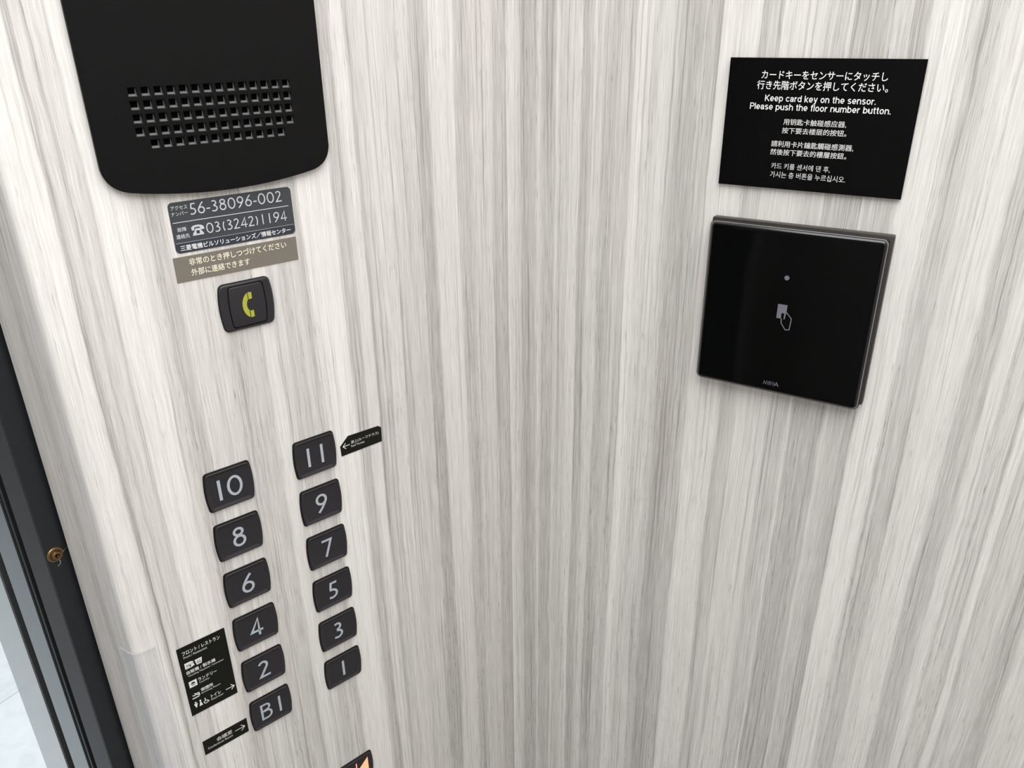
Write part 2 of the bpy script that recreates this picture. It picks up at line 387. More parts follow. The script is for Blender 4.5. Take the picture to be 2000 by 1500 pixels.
def lettering(text, x0, x1, y0, y1, z, name, material, parent, bold=0.0, align_h=True):
    """printed text fitted to the box x0..x1 (width) and y0..y1 (height of its ink)"""
    cv = bpy.data.curves.new('txt', 'FONT'); cv.body = text; cv.resolution_u = 3
    t = bpy.data.objects.new('txt', cv); C.objects.link(t)
    me = bpy.data.meshes.new_from_object(t.evaluated_get(bpy.context.evaluated_depsgraph_get()))
    bpy.data.objects.remove(t); bpy.data.curves.remove(cv)
    if bold:                                      # heavier weight: the same outline laid down again slightly shifted
        bm = bmesh.new(); d = bold
        for k in range(6):
            n0 = len(bm.verts); bm.from_mesh(me); bm.verts.ensure_lookup_table()
            for v in bm.verts[n0:]: v.co.x += d * math.cos(k * math.pi / 3); v.co.y += d * math.sin(k * math.pi / 3); v.co.z += k * 1e-3
        bm.to_mesh(me); bm.free()
    xs = [v.co.x for v in me.vertices]; ys = [v.co.y for v in me.vertices]
    a, b, c, d = min(xs), max(xs), min(ys), max(ys)
    for v in me.vertices:
        v.co = (x0 + (v.co.x - a) / (b - a) * (x1 - x0), y0 + (v.co.y - c) / (d - c) * (y1 - y0), z + v.co.z * 0.004)
    me.name = name; me.materials.clear(); me.materials.append(material)
    o = bpy.data.objects.new(name, me); C.objects.link(o); o.parent = parent
    return o

# ------------------------------------------------------------------ the setting
def wall_strip(name, pts, z0, z1, material, u0=0.0, thick=0.02):
    """vertical wall along plan points (front face on the right-hand side walking the list), with grain uv"""
    bm = bmesh.new(); uvl = bm.loops.layers.uv.new('grain')
    n = len(pts); P = [Vector((p.x, p.y, 0)) for p in pts]; s = [u0]
    for i in range(1, n): s.append(s[-1] + (P[i] - P[i - 1]).length)
    back = []
    for i in range(n):
        d1 = (P[i] - P[i - 1]).normalized() if i else (P[1] - P[0]).normalized()
        d2 = (P[i + 1] - P[i]).normalized() if i < n - 1 else d1
        n1 = Vector((-d1.y, d1.x, 0)); n2 = Vector((-d2.y, d2.x, 0)); m = n1 + n2; m = m / max(m.dot(m) / 2, .3)
        back.append(P[i] + m * thick)
    def quad(a, b, sa, sb):
        vs = [bm.verts.new((a.x, a.y, z0)), bm.verts.new((b.x, b.y, z0)), bm.verts.new((b.x, b.y, z1)), bm.verts.new((a.x, a.y, z1))]
        f = bm.faces.new(vs)
        for l, q in zip(f.loops, ((sa, z0), (sb, z0), (sb, z1), (sa, z1))): l[uvl].uv = q
    for i in range(n - 1): quad(P[i], P[i + 1], s[i], s[i + 1])
    for i in range(n - 1): quad(back[i + 1], back[i], s[i + 1], s[i])
    quad(P[-1], back[-1], s[-1], s[-1] + thick); quad(back[0], P[0], s[0] - thick, s[0])
    bmesh.ops.remove_doubles(bm, verts=bm.verts, dist=1e-6)
    return struct(mesh_obj(name, bm, material, None, smooth=25))

# control panel wall with its rounded outer edge and the return towards the doorway
r = 0.007; turn = AL + AR; tl = r * math.tan(turn / 2)
A0 = BEND + LX * tl; cen = A0 - LN * r
prof = [CORNER + LX * 0.0, A0]
a0 = math.atan2(LN.y, LN.x)
for k in range(1, 13):
    a = a0 - turn * k / 12
    prof.append(cen + Vector((math.cos(a), math.sin(a), 0)) * r)
RET = 0.0552
prof.append(plan(RET, 0))
# walking corner -> panel edge -> return keeps the room on the left, so the list is walked with the back on the right
def wall_left():
    return wall_strip('wall_left', prof, 0.0, CEIL, WOOD_L, 0.0, -0.020)
wl = wall_left()
wall_strip('wall_right', [CORNER, CORNER + RX * 1.35], 0.0, CEIL, WOOD_R, 0.0, 0.020)

def plan_box(name, a0, a1, b0, b1, z0, z1, material, kind=True, parent=None, bevel=0.0):
    bm = bmesh.new(); vs = []
    for z in (z0, z1):
        vs.append([bm.verts.new(plan(a, b, z)) for a, b in ((a0, b0), (a1, b0), (a1, b1), (a0, b1))])
    for i in range(4): bm.faces.new((vs[0][i], vs[0][(i + 1) % 4], vs[1][(i + 1) % 4], vs[1][i]))
    bm.faces.new(list(reversed(vs[0]))); bm.faces.new(vs[1])
    if bevel: bmesh.ops.bevel(bm, geom=list(bm.edges), offset=bevel, segments=2, affect='EDGES')
    o = mesh_obj(name, bm, material, parent)
    return struct(o) if kind and not parent else o

BW, FW = -1.46, -1.12                          # back wall (a) and far side wall (b)
plan_box('floor', BW, 0.14, FW, 0.38, -0.03, 0.0, CARFL)
plan_box('ceiling', BW, 0.14, FW, 0.38, CEIL, CEIL + 0.03, PALEC)
plan_box('wall_back', BW - 0.03, BW, FW, 0.38, 0.0, CEIL, DARKW)
plan_box('wall_far_side', BW, 0.0, FW - 0.03, FW, 0.0, CEIL, DARKW)
plan_box('wall_front', 0.0, 0.03, FW, -0.86, 0.0, CEIL, DARKW)
# layers of the door jamb, from the panel outwards
JB = -0.0152                                   # how far the door post stands into the doorway
plan_box('trim_1', RET + 0.004, 0.0660, JB + 0.0002, 0.0215, 0.0, CEIL, JAMB)
plan_box('trim_2', 0.0605, 0.0882, JB, 0.0215, 0.0, CEIL, JAMB2)
plan_box('trim_3', 0.0882, 0.1600, 0.012, 0.0300, 0.0, CEIL, GAP)
plan_box('trim_4', 0.0985, 0.1020, JB + 0.001, 0.012, 0.0, CEIL, JAMB2)
plan_box('door_1', 0.1040, 0.1354, JB, 0.012, 0.0, 2.1, STEEL, bevel=0.0008)
plan_box('trim_5', 0.1500, 0.2015, JB, 0.060, -0.03, 2.4, STEEL2, bevel=0.0008)
plan_box('trim_6', 0.0, 0.20, -0.86, 0.0, 2.12, 2.40, JAMB)
plan_box('trim_7', 0.14, 0.20, -0.9, 0.06, -0.03, 0.0, STEEL2)
# landing outside: tiled floor whose joints run along the door plane
def landing():
    bm = bmesh.new()
    box(bm, 0, 3.2, -3.0, 1.4, -0.03, 0.0)
    o = struct(mesh_obj('floor_landing', bm, TILE))
    m = Matrix((OUT, DB.cross(OUT).cross(OUT) * -1 if False else DB, UP)).transposed().to_4x4()
    if m.determinant() < 0: m = Matrix((OUT, -DB, UP)).transposed().to_4x4()
    m.translation = plan(0.2015, 0); o.matrix_world = m
landing()
plan_box('wall_landing_far', 3.30, 3.34, -3.0, 1.4, 0.0, 2.8, PALEC)
plan_box('wall_landing', 0.1995, 0.22, 0.0605, 1.2, 0.0, 2.6, TILE)

# ------------------------------------------------------------------ speaker cover
def speaker_panel():
    t = frame('speaker_cover', 'L', 0.2478, 0.0, 'large black speaker cover with square grille holes at the top of the panel', 'speaker')
    H = 0.24
    half = 0.0775
    p0, p1, p2 = (half - .0007, -0.0760), (0.0752, -0.0886), (0.0620, -0.0915)
    bez = [tuple((1 - q) ** 2 * p0[i] + 2 * q * (1 - q) * p1[i] + q * q * p2[i] for i in (0, 1)) for q in [k / 16 for k in range(17)]]
    right = [(half, H - .006)] + bez
    bottom = [(x / 1000, -0.0972 + 0.0053 * (x / 60) ** 2) for x in range(56, -57, -4)]
    left = [(-x, y) for x, y in reversed(right)]
    out = list(reversed(left)) if False else None
    loop = right + bottom + left                      # clockwise from top right
    out = list(reversed(loop))                        # counter-clockwise
    # front plate: curve with a hole for every grille opening, so that each hole has real walls
    cv = bpy.data.curves.new('plate', 'CURVE'); cv.dimensions = '2D'; cv.fill_mode = 'BOTH'
    TH, BV = 0.0022, 0.0004
    cv.extrude = TH / 2 - BV; cv.bevel_depth = BV; cv.bevel_resolution = 1; cv.offset = -BV
    def add(pts):
        sp = cv.splines.new('POLY'); sp.points.add(len(pts) - 1); sp.use_cyclic_u = True
        for p, (x, y) in zip(sp.points, pts): p.co = (x, y, 0, 1)
    add(out)
    pu, hs = 0.007625, 0.0025; HOLES = []
    for row, (v, n, first) in enumerate(((-.0331, 14, 0), (-.0408, 14, 0), (-.0485, 14, 0), (-.0562, 14, 0), (-.0638, 12, 1))):
        for k in range(n):
            x = -0.0495 + (first + k) * pu; HOLES.append((x, v))
            add([(x - hs, v - hs), (x - hs, v + hs), (x + hs, v + hs), (x + hs, v - hs)])
    tmp = bpy.data.objects.new('tmp', cv); C.objects.link(tmp)
    me = bpy.data.meshes.new_from_object(tmp.evaluated_get(bpy.context.evaluated_depsgraph_get()))
    bpy.data.objects.remove(tmp); bpy.data.curves.remove(cv)
    for v in me.vertices: v.co.z += TH / 2 + 0.0020
    me.materials.clear(); me.materials.append(BLACK)
    o = bpy.data.objects.new('front_plate', me); C.objects.link(o); o.parent = t
    bm = bmesh.new(); slab(bm, offset_poly(out, 0.0004), 0.0, 0.0021); mesh_obj('speaker_cloth', bm, VOID, t)
    bm = bmesh.new()                                # sloping sill and right cheek inside every opening
    for x, v in HOLES:
        e, g = hs - .0001, .0036
        q = [bm.verts.new(p) for p in ((x - e, v - e, g), (x + e, v - e, g), (x + e - .0006, v - e + .0012, .0022), (x - e, v - e + .0012, .0022))]; bm.faces.new(q)
        q = [bm.verts.new(p) for p in ((x + e, v - e, g), (x + e, v + e, g - .0010), (x + e - .0003, v + e, .0022), (x + e - .0006, v - e + .0012, .0022))]; bm.faces.new(q)
    mesh_obj('grille', bm, GRILLE, t)
speaker_panel()

# ------------------------------------------------------------------ stickers under the speaker
def access_sticker():
    t = frame('phone_number_sticker', 'L', 0.0, 0.0, 'dark grey sticker with two phone numbers in large digits below the speaker cover', 'sticker')
    bm = bmesh.new(); slab(bm, rrect(-.2888, -.1349, -.2030, -.1014, .0030, 5), 0, .0005, .0001, 1); mesh_obj('backing', bm, TELG, t, 30)
    bm = bmesh.new(); slab(bm, rrect(-.2884, -.1345, -.2034, -.1282, .0026, 5), .0004, .00056); mesh_obj('bottom_band', bm, TELD, t)
    z = .00075
    numerals('56-38096-002', -.2752, -.2106, -.1108, -.1032, .110, .13, z, 'access_number', TELP, t)
    lettering('アクセス', -.2873, -.2765, -.1063, -.1036, z, 'access_caption', TELP, t, .012)
    lettering('ナンバー', -.2876, -.2768, -.1101, -.1075, z, 'access_caption', TELP, t, .012)
    bm = bmesh.new(); stroke(bm, [(-.2877, -.1145), (-.2061, -.1145)], .0005, z); stroke(bm, [(-.2882, -.1281), (-.2040, -.1281)], .0002, z); mesh_obj('rule_lines', bm, TELP, t)
    lettering('故障', -.2856, -.2796, -.1207, -.1178, z, 'fault_caption', TELP, t, .012)
    lettering('連絡先', -.2871, -.2782, -.1253, -.1223, z, 'fault_caption', TELP, t, .012)
    # telephone pictogram
    bm = bmesh.new(); cx, y0 = -.2724, -.1246
    body = [(-.0038, 0), (.0038, 0), (.0036, .0012), (.0020, .0034), (.0016, .0046), (-.0016, .0046), (-.0020, .0034), (-.0036, .0012)]
    ring = arc(cx, y0 + .0020, .0011, .0011, 0, 360, 20)[:-1]
    stroke(bm, [(cx + x, y0 + y) for x, y in offset_poly(body, .0004)], .0008, z, True)
    fill(bm, [(cx - .0030, y0 + .0003), (cx - .0011, y0 + .0003), (cx - .0011, y0 + .0040), (cx - .0019, y0 + .0034)], z)
    fill(bm, [(cx + .0011, y0 + .0003), (cx + .0030, y0 + .0003), (cx + .0019, y0 + .0034), (cx + .0011, y0 + .0040)], z)
    fill(bm, [(cx - .0012, y0 + .0032), (cx + .0012, y0 + .0032), (cx + .0015, y0 + .0045), (cx - .0015, y0 + .0045)], z)
    fill(bm, [(cx - .0012, y0 + .0003), (cx + .0012, y0 + .0003), (cx + .0012, y0 + .0010), (cx - .0012, y0 + .0010)], z)
    stroke(bm, arc(cx, y0 + .0049, .0035, .0013, 188, -8, 14), .0014, z)
    for s in (-1, 1): fill(bm, [(cx + s * .0028 - .0011, y0 + .0035), (cx + s * .0033 + .0011, y0 + .0035), (cx + s * .0033 + .0011, y0 + .0052), (cx + s * .0028 - .0011, y0 + .0052)], z)
    mesh_obj('telephone_icon', bm, TELP, t)
    numerals('03(3242)1194', -.2667, -.2085, -.1246, -.1176, .110, .12, z, 'contact_number', TELP, t)
    lettering('三菱電機ビルソリューションズ／情報センター', -.2858, -.2068, -.1335, -.1297, z, 'company_lettering', WHITE, t, .014)
access_sticker()

def emergency_sticker():
    t = frame('emergency_sticker', 'L', 0.0, 0.0, 'taupe sticker with two lines of cream writing above the handset button', 'sticker')
    bm = bmesh.new(); slab(bm, rrect(-.2918, -.1543, -.2035, -.1373), 0, .0006, .0001, 1); mesh_obj('backing', bm, TAUPE, t, 30)
    lettering('非常のとき押しつづけてください', -.2820, -.2118, -.1441, -.1392, .0008, 'lettering', CREAM, t, .012)
    lettering('外部に連絡できます', -.2817, -.2403, -.1512, -.1463, .0008, 'lettering', CREAM, t, .012)
emergency_sticker()

# ------------------------------------------------------------------ call button
def call_button():
    t = frame('emergency_call_button', 'L', 0.2473, -0.1792, 'black call button with a lime green handset icon below the taupe sticker', 'button')
    bm = bmesh.new(); o = rrect(-.0181, -.0173, .0181, .0173, .003, 4, .0018)
    i0 = rrect(-.0128, -.0155, .0128, .0155, .002, 4, .0011)
    rings = [[(x, y, 0) for x, y in o], [(x, y, .0018) for x, y in offset_poly(o, .0001)], [(x, y, .0026) for x, y in offset_poly(o, .0011)], [(x, y, .0026) for x, y in i0], [(x, y, .0006) for x, y in i0]]
    loft(bm, rings); mesh_obj('bezel', bm, KEY, t, 30)
    bm = bmesh.new(); slab(bm, rrect(-.0122, -.0149, .0122, .0149, .002, 4, .0010), .0007, .0031, .0008, 3); mesh_obj('key', bm, KEY, t, 30)
    bm = bmesh.new(); slab(bm, offset_poly(o, -.0004), 0, .0008); mesh_obj('rim', bm, RIM, t)
    z = .0033; bm = bmesh.new()
    oa = arc(.0036, 0, .0078, .0092, 100, 260, 20); ia = arc(.0052, 0, .0056, .0058, 260, 100, 20)
    cres = [(-.0003, .0093)] + arc(.0022, 0, .0064, .0093, 114, 246, 20) + [(-.0003, -.0093)] + [(.0001, -.0052)] + arc(.0026, 0, .0042, .0056, 234, 126, 16) + [(.0001, .0052)]
    n = len(cres)
    outer = arc(.0024, 0, .0066, .0096, 108.5, 251.5, 22); inner = arc(.0040, 0, .0050, .0060, 137.7, 222.3, 22)
    vo = [bm.verts.new((x, y, z)) for x, y in outer]; vi = [bm.verts.new((x, y, z)) for x, y in inner]
    for k in range(22): bm.faces.new((vo[k], vo[k + 1], vi[k + 1], vi[k]))
    for s in (1, -1):
        fill(bm, [(.0008, s * .0042), (.0034, s * .0044), (.0034, s * .0092), (.0008, s * .0094)], z)
    mesh_obj('handset_icon', bm, LIME, t)
call_button()

# ------------------------------------------------------------------ floor buttons
U0, Z0, PX, PZ, BWD, BHT = 0.30078, -0.30073, 0.072287, 0.045992, 0.035, 0.03405
def button_body(t):
    o = rrect(-BWD / 2, -BHT / 2, BWD / 2, BHT / 2, .0022, 9, .0016)
    bm = bmesh.new(); slab(bm, o, 0, .0010, .0003, 2); mesh_obj('rim', bm, RIM, t, 30)
    bm = bmesh.new(); rings = []
    for d, z_ in ((.0010, .0006), (.0010, .0020), (.0013, .0023), (.0018, .0023), (.0038, .0012), (.0044, .00115)):
        rings.append([(x, y, z_) for x, y in rrect(-BWD / 2 + d, -BHT / 2 + d, BWD / 2 - d, BHT / 2 - d, max(.0022 - d * .4, .0005), 9, .0016)])
    loft(bm, rings); mesh_obj('key', bm, KEY, t, 12)

def copy_thing(src, name):
    r_ = src.copy(); C.objects.link(r_)
    for ch in src.children:
        c = ch.copy(); C.objects.link(c); c.parent = r_
    return r_

COLS = (('10', '8', '6', '4', '2', 'B1'), ('11', '9', '7', '5', '3', '1'))
WID = {'0': .0115, '1': .0025}
proto = None; floor_buttons = []
for ci, col in enumerate(COLS):
    for ri, txt in enumerate(col):
        lab = 'charcoal lift button marked %s in the %s column of floor buttons' % (txt, ('left', 'right')[ci])
        t = frame('floor_button', 'L', U0 - BWD / 2 - ci * PX, Z0 - BHT / 2 - ri * PZ, lab, 'button', 'floor buttons on the control panel')
        floor_buttons.append((t, txt))
proto = floor_buttons[0][0]; button_body(proto)
for t, txt in floor_buttons[1:]:
    for ch in list(proto.children):
        c = ch.copy(); C.objects.link(c); c.parent = t
NW = {'10': .0185, '11': .0144, 'B1': .0178, '1': .0022, '0': .0115, '2': .0100, '3': .0092, '4': .0112, '5': .0090, '6': .0105, '7': .0098, '8': .0106, '9': .0105}
for t, txt in floor_buttons:
    w = NW[txt]; h = .0176 if txt not in ('1', '11') else .0172
    if txt == '11':
        bm = bmesh.new()
        for s in (-1, 1): stroke(bm, [(s * .0060, -h / 2), (s * .0060, h / 2)], .0023, .00135)
        mesh_obj('numeral', bm, DIGIT, t)
    elif txt == '1':
        bm = bmesh.new(); stroke(bm, [(0, -h / 2), (0, h / 2)], .0023, .00135); mesh_obj('numeral', bm, DIGIT, t)
    elif txt == 'B1':
        bm = bmesh.new(); g, gw = glyph('B', .12)
        for pts, cl in g: stroke(bm, [(-.0098 + px * .0180, -.0088 + py * h) for px, py in pts], .0019, .00135, cl)
        stroke(bm, [(.0080, -h / 2), (.0080, h / 2)], .0021, .00135); mesh_obj('numeral', bm, DIGIT, t)
    elif txt == '10':
        bm = bmesh.new(); stroke(bm, [(-.0078, -h / 2), (-.0078, h / 2)], .0024, .00135)
        stroke(bm, arc(.0040, 0, .0050, h / 2 - .0011, 0, 360, 40)[:-1], .0021, .00135, True); mesh_obj('numeral', bm, DIGIT, t)
    else: numerals(txt, -w / 2, w / 2, -h / 2, h / 2, .122, 0, .00135, 'numeral', DIGIT, t)

# lit door-close button at the bottom edge
t = frame('door_close_button', 'L', 0.2112, -0.6866, 'charcoal button with a glowing orange triangle icon at the bottom of the panel', 'button')
for ch in list(proto.children):
    if ch.name.split('.')[0] in ('rim', 'key'): c = ch.copy(); C.objects.link(c); c.parent = t
bm = bmesh.new(); z = .00135
stroke(bm, [(0, -.0106), (0, .0106)], .0011, z)
for s in (-1, 1): fill(bm, [(s * .0015, 0), (s * .0132, .0108), (s * .0132, -.0108)], z)
mesh_obj('close_icon', bm, LIT, t)

# ------------------------------------------------------------------ small black stickers
def arrow(bm, x0, x1, y, head, w, z):
    s = 1 if x1 > x0 else -1
    stroke(bm, [(x0, y), (x1, y)], w, z); stroke(bm, [(x1 - s * head, y + head), (x1, y), (x1 - s * head, y - head)], w, z)

def roof_sticker():
    t = frame('roof_terrace_sticker', 'L', 0.0, 0.0, 'small black arrow sticker with clipped corners beside the button marked 11', 'sticker')
    bm = bmesh.new(); slab(bm, [(-.1872, -.3283), (-.1476, -.3279), (-.1472, -.3145), (-.1500, -.3122), (-.1795, -.3115), (-.1876, -.3190)], 0, .0004); mesh_obj('backing', bm, STKR, t)
    z = .0006
    lettering('屋上(ルーフテラス)', -.1774, -.1504, -.3201, -.3168, z, 'lettering', SOFT, t, .01)
    lettering('Roof Terrace', -.1776, -.1648, -.3228, -.3208, z, 'english_lettering', SOFT, t, .01)
    bm = bmesh.new(); arrow(bm, -.1789, -.1853, -.3196, .0027, .0006, z); mesh_obj('arrow', bm, WHITE, t)
roof_sticker()

def guide_sticker():
    t = frame('floor_guide_sticker', 'L', 0.0, 0.0, 'tall black floor guide sticker with pictograms left of the buttons marked 4 and 2', 'sticker')
    bm = bmesh.new(); slab(bm, rrect(-.3469, -.5128, -.3083, -.4421), 0, .0004); mesh_obj('backing', bm, STKR, t)
    z = .0006
    def T(s, x0, x1, y, h, name='lettering', m=WHITE, b=.012): lettering(s, x0, x1, y - h / 2, y + h / 2, z, name, m, t, b)
    T('フロント / レストラン', -.3435, -.3131, -.4484, .0038); T('Front / Restaurant', -.3430, -.3243, -.4525, .0021, 'english_lettering', SOFT, .01)
    T('自販機 / 製氷機', -.3435, -.3201, -.4682, .0036); T('Vending Machine / Icemaker', -.3429, -.3136, -.4721, .0021, 'english_lettering', SOFT, .01)
    T('ランドリー', -.3362, -.3209, -.4797, .0036); T('Laundry', -.3356, -.3276, -.4832, .0020, 'english_lettering', SOFT, .01)
    T('喫煙所', -.3358, -.3259, -.4911, .0036); T('Smoking Room', -.3361, -.3202, -.4946, .0020, 'english_lettering', SOFT, .01)
    T('トイレ', -.3296, -.3213, -.5024, .0036); T('Restroom', -.3298, -.3197, -.5058, .0018, 'english_lettering', SOFT, .01)
    bm = bmesh.new()                                   # vending machine, with a person in front
    stroke(bm, rrect(-.3432, -.4636, -.3384, -.4586), .0009, z, True); fill(bm, rrect(-.3426, -.4606, -.3390, -.4592), z); fill(bm, rrect(-.3426, -.4630, -.3400, -.4620), z)
    for k in range(4): stroke(bm, [(-.3424 + k * .0010, -.4618), (-.3424 + k * .0010, -.4608)], .0005, z)
    stroke(bm, [(-.3378, -.4636), (-.3372, -.4608)], .0009, z); stroke(bm, [(-.3372, -.4608), (-.3366, -.4636)], .0007, z); fill(bm, arc(-.3374, -.4596, .0008, .0008, 0, 360, 10)[:-1], z)
    mesh_obj('vending_icon', bm, WHITE, t)
    bm = bmesh.new()                                   # cup of ice
    stroke(bm, [(-.3350, -.4594), (-.3303, -.4594), (-.3310, -.4640), (-.3343, -.4640)], .0009, z, True)
    for x, y in ((-.3336, -.4608), (-.3318, -.4610), (-.3327, -.4624)): stroke(bm, rrect(x - .0006, y - .0006, x + .0006, y + .0006), .0005, z, True)
    fill(bm, rrect(-.3346, -.4604, -.3307, -.4594), z)
    mesh_obj('ice_icon', bm, WHITE, t)
    bm = bmesh.new()                                   # washing machine
    for q in ((-.3437, -.4786, -.3374, -.4776), (-.3437, -.4840, -.3374, -.4831), (-.3437, -.4840, -.3424, -.4776), (-.3387, -.4840, -.3374, -.4776)): fill(bm, rrect(*q), z)
    stroke(bm, arc(-.34055, -.4808, .0023, .0023, 0, 360, 24)[:-1], .0011, z, True); fill(bm, arc(-.34055, -.4808, .0016, .0009, 180, 360, 10), z)
    for q in (((-.3424, -.4786), (-.3412, -.4786), (-.3424, -.4798)), ((-.3387, -.4786), (-.3387, -.4798), (-.3399, -.4786)), ((-.3424, -.4831), (-.3424, -.4819), (-.3412, -.4831)), ((-.3387, -.4831), (-.3399, -.4831), (-.3387, -.4819))): fill(bm, q, z)
    mesh_obj('washer_icon', bm, WHITE, t)
    bm = bmesh.new()                                   # cigarette with smoke
    stroke(bm, [(-.3437, -.4958), (-.3380, -.4958)], .0010, z); stroke(bm, [(-.3432, -.4926), (-.3415, -.4934), (-.3398, -.4930), (-.3382, -.4944)], .0008, z); stroke(bm, [(-.3416, -.4914), (-.3398, -.4922), (-.3380, -.4920), (-.3376, -.4950)], .0008, z)
    mesh_obj('smoking_icon', bm, WHITE, t)
    bm = bmesh.new()                                   # man, woman, wheelchair
    fill(bm, arc(-.3421, -.5007, .0008, .0008, 0, 360, 12)[:-1], z); fill(bm, [(-.3436, -.5018), (-.3424, -.5060), (-.3418, -.5060), (-.3406, -.5018)], z)
    fill(bm, arc(-.3383, -.5009, .0008, .0008, 0, 360, 12)[:-1], z); fill(bm, [(-.3397, -.5062), (-.3369, -.5062), (-.3380, -.5018), (-.3386, -.5018)], z)
    stroke(bm, arc(-.3341, -.5048, .0016, .0015, 100, 350, 16), .0006, z); stroke(bm, [(-.3344, -.5020), (-.3343, -.5038), (-.3328, -.5038), (-.3320, -.5056), (-.3314, -.5054)], .0006, z); fill(bm, arc(-.3345, -.5013, .0006, .0006, 0, 360, 10)[:-1], z)
    mesh_obj('restroom_icon', bm, WHITE, t)
    bm = bmesh.new(); arrow(bm, -.3172, -.3099, -.5034, .0027, .0007, z); mesh_obj('arrow', bm, WHITE, t)
guide_sticker()

def conference_sticker():
    t = frame('conference_room_sticker', 'L', 0.0, 0.0, 'narrow black arrow sticker pointing right to the button marked B1', 'sticker')
    bm = bmesh.new(); slab(bm, rrect(-.3442, -.5600, -.3057, -.5446), 0, .0004); mesh_obj('backing', bm, STKR, t)
    z = .0006
    lettering('会議室', -.3330, -.3194, -.5522, -.5478, z, 'lettering', SOFT, t, .012)
    lettering('Conference Room', -.3411, -.3196, -.5556, -.5533, z, 'english_lettering', SOFT, t, .008)
    bm = bmesh.new(); arrow(bm, -.3169, -.3083, -.5518, .0032, .0006, z); mesh_obj('arrow', bm, WHITE, t)
conference_sticker()

# ------------------------------------------------------------------ clear corner guard
def corner_guard():
    t = frame('corner_guard', 'L', 0.0, 0.0, 'clear plastic corner guard on the rounded wood edge at lower left', 'corner guard')
    inv = t.matrix_world.inverted()
    g, th = 0.0007, 0.0016
    inner = [CORNER - LX * 0.3609 + LN * g, A0 + LN * g]
    outer = [CORNER - LX * 0.3609 + LN * (g + th), A0 + LN * (g + th)]
    for k in range(1, 13):
        a = a0 - turn * k / 12; d = Vector((math.cos(a), math.sin(a), 0))
        inner.append(cen + d * (r + g)); outer.append(cen + d * (r + g + th))
    inner.append(plan(0.0165, 0) - DB * g); outer.append(plan(0.0165, 0) - DB * (g + th))
    prof_ = inner + list(reversed(outer))
    bm = bmesh.new(); rings = []
    for zz in (0.62, EYE - 0.4285): rings.append([inv @ Vector((p.x, p.y, zz)) for p in prof_])
    loft(bm, rings); g_ = mesh_obj('guard_strip', bm, CLEAR, t, 30); g_.data.materials.append(CUT)
    for f in g_.data.polygons:
        if abs(f.normal.y) > 0.9 or abs(f.normal.x) > 0.99: f.material_index = 1
corner_guard()

# ------------------------------------------------------------------ screw on the dark jamb
def jamb_screw():
    dv = Vector((-0.58959, 0.82067, -0.60954))
    k = plan(RET + 0.004, 0).dot(OUT) / dv.dot(OUT)
    P = dv * k + UP * EYE
    o = bpy.data.objects.new('screw', None); C.objects.link(o)
    m = Matrix((DB, UP, -OUT)).transposed().to_4x4(); m.translation = P; o.matrix_world = m
    tag(o, 'brass screw with a dished washer in the dark door jamb', 'screw')
    def lathe(name, prof, material):
        bm = bmesh.new(); loft(bm, [[(rr * math.cos(2 * math.pi * i / 28), rr * math.sin(2 * math.pi * i / 28), zz) for i in range(28)] for rr, zz in prof]); return mesh_obj(name, bm, material, o, 35)
    lathe('washer', [(.0060, 0), (.0060, .0006), (.0056, .0011), (.0044, .0013), (.0038, .0006), (.0034, .0005)], BRASS)
    lathe('screw_head', [(.0034, .0005), (.0034, .0028), (.0030, .0036), (.0022, .0038), (.0018, .0022), (.0003, .0020)], BRASS)
    bm = bmesh.new(); stroke(bm, [(-.0018, 0), (.0018, 0)], .0006, .0024); stroke(bm, [(0, -.0018), (0, .0018)], .0006, .0024)
    mesh_obj('cross_slot', bm, GAP, o)
    bm = bmesh.new(); stroke(bm, arc(-.0012, -.0072, .0034, .0032, 35, -80, 10), .0007, .0003); stroke(bm, [(.0056, -.0012), (.0075, .0003), (.0100, .0012)], .0007, .0003)  # bright strokes painted on the jamb as the washer's reflection
    mesh_obj('washer_reflection', bm, STEEL2, o)
jamb_screw()

# ------------------------------------------------------------------ side wall: notice and card reader
def notice_sign():
    t = frame('notice_sign', 'R', 0.0, 0.0, 'black notice sign with white writing in several languages above the card reader', 'sign')
    bm = bmesh.new(); slab(bm, rrect(.1887, -.1081, .3139, -.0209), .0008, .0030, .00025, 1); mesh_obj('plate', bm, SIGN, t, 30)
    bm = bmesh.new(); box(bm, .195, .308, -.102, -.028, 0, .0008); mesh_obj('adhesive_pad', bm, GAP, t)
    z = .0032
    def T(s, x0, x1, y0, y1, name, m=WHITE, b=.010): lettering(s, x0, x1, y0, y1, z, name, m, t, b)
    T('カードキーをセンサーにタッチし', .2118, .2929, -.0344, -.0289, 'japanese_lettering', WHITE, .010)
    T('行き先階ボタンを押してください。', .2094, .2941, -.0412, -.0354, 'japanese_lettering', WHITE, .010)
    grotesque('Keep card key on the sensor.', .2160, .2881, -.0488, 0.0042, .152, .11, z, 'english_lettering', WHITE, t)
    grotesque('Please push the floor number button.', .2061, .2981, -.0544, 0.0042, .152, .11, z, 'english_lettering', WHITE, t)
    T('用钥匙卡触碰感应器,', .2306, .2722, -.0642, -.0599, 'chinese_lettering', SOFT, .012)
    T('按下要去楼层的按钮。', .2303, .2732, -.0698, -.0657, 'chinese_lettering', SOFT, .012)
    T('請利用卡片鑰匙觸碰感測器,', .2241, .2791, -.0792, -.0748, 'chinese_lettering', SOFT, .012)
    T('然後按下要去的樓層按鈕。', .2240, .2755, -.0846, -.0804, 'chinese_lettering', SOFT, .012)
    T('카드 키를 센서에 댄 후,', .2260, .2662, -.0943, -.0900, 'korean_lettering', SOFT, .006)
    T('가시는 층 버튼을 누르십시오.', .2259, .2772, -.1002, -.0959, 'korean_lettering', SOFT, .006)
notice_sign()

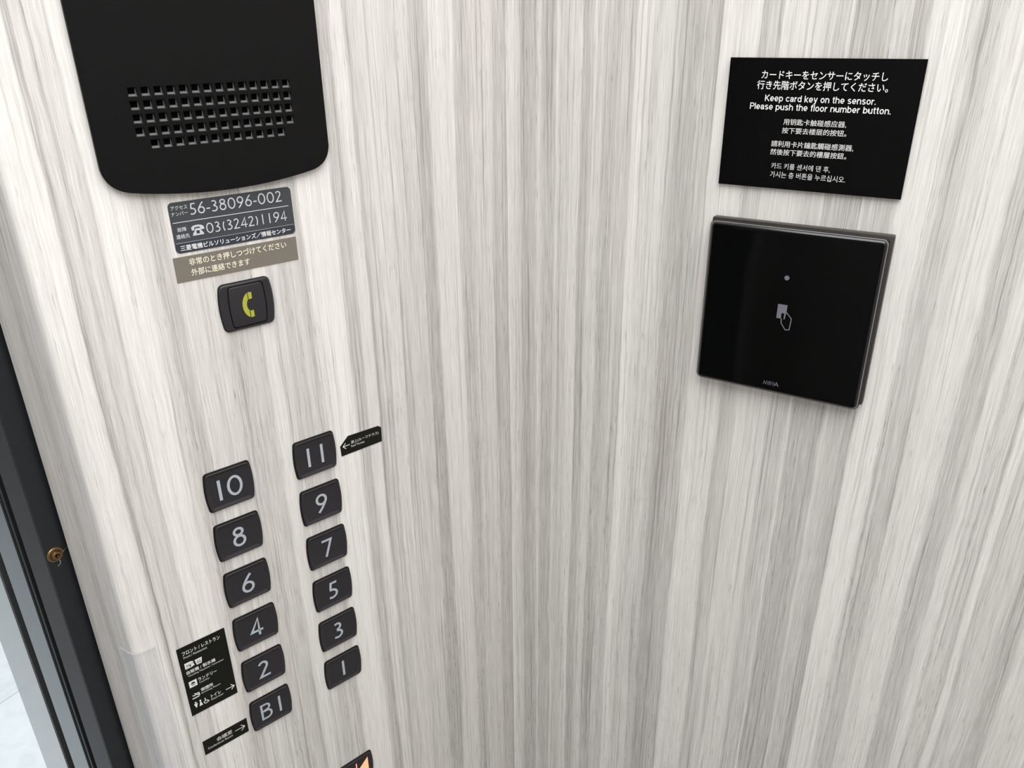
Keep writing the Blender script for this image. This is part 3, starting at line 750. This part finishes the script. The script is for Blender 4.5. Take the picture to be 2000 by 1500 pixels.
def card_reader():
    t = frame('card_reader', 'R', 0.0, 0.0, 'square glossy black card reader on the side wall below the notice sign', 'card reader')
    bm = bmesh.new(); slab(bm, rrect(.1880, -.2600, .3152, -.1322, .0012, 3), 0, .0062, .0005, 2); mesh_obj('mounting_plate', bm, READER, t, 30)
    bm = bmesh.new(); slab(bm, rrect(.1881, -.2632, .3134, -.1334, .0044, 6), .0070, .0104, .0004, 2); mesh_obj('case', bm, CASE, t, 30)
    bm = bmesh.new(); slab(bm, rrect(.1887, -.2626, .3128, -.1340, .0040, 6), .0100, .0108, .0001, 1); mesh_obj('edge_reflection', bm, EDGE, t, 30)  # light grey ring: reflection along the glass edge, put into colour and shape
    bm = bmesh.new(); slab(bm, rrect(.1895, -.2618, .3120, -.1348, .0040, 6), .0062, .0071); mesh_obj('case_neck', bm, CASE, t, 30)
    bm = bmesh.new(); o = rrect(.1892, -.2621, .3123, -.1345, .0038, 8)
    rings = [[(x, y, .0100) for x, y in o], [(x, y, .0108) for x, y in o]]
    for k in range(1, 7):
        a = math.pi / 2 * k / 6
        rings.append([(x, y, .0108 + .0022 * math.sin(a)) for x, y in offset_poly(o, .0034 * (1 - math.cos(a)))])
    loft(bm, rings); g = mesh_obj('front_glass', bm, GLASS, t, 60)
    g.data.materials.append(BEVELG)
    for f in g.data.polygons:
        if abs(f.normal.z) < 0.93: f.material_index = 1
    z = .01315
    bm = bmesh.new(); fill(bm, arc(.2499, -.1694, .0018, .0018, 0, 360, 24)[:-1], z); mesh_obj('indicator', bm, DIM, t)
    bm = bmesh.new()
    fill(bm, [(.2462, -.2010), (.2496, -.2010), (.2496, -.1966), (.2516, -.1966), (.2516, -.1955), (.2531, -.1955), (.2531, -.1899), (.2462, -.1899)], z)
    fill(bm, [(.2516, -.2012), (.2524, -.2012), (.2531, -.1955), (.2516, -.1955)], z)
    stroke(bm, [(.2531, -.1955), (.2572, -.2000), (.2567, -.2086), (.2538, -.2092), (.2502, -.2044), (.2500, -.2008)], .0007, z)
    mesh_obj('card_icon', bm, DIM, t)
    bm = bmesh.new(); x, y, h, w = .2433, -.2562, .0031, .00052
    for pts in ([(0, 0), (.0006, h), (.0016, .0004), (.0026, h), (.0032, 0)], [(.0042, 0), (.0042, h)], [(.0049, h), (.0056, 0), (.0065, h), (.0074, 0), (.0081, h)], [(.0083, 0), (.0099, h), (.0115, 0)], [(.0089, .0010), (.0109, .0010)]):
        stroke(bm, [(x + px, y + py) for px, py in pts], w, z)
    mesh_obj('maker_mark', bm, DIM, t)
card_reader()
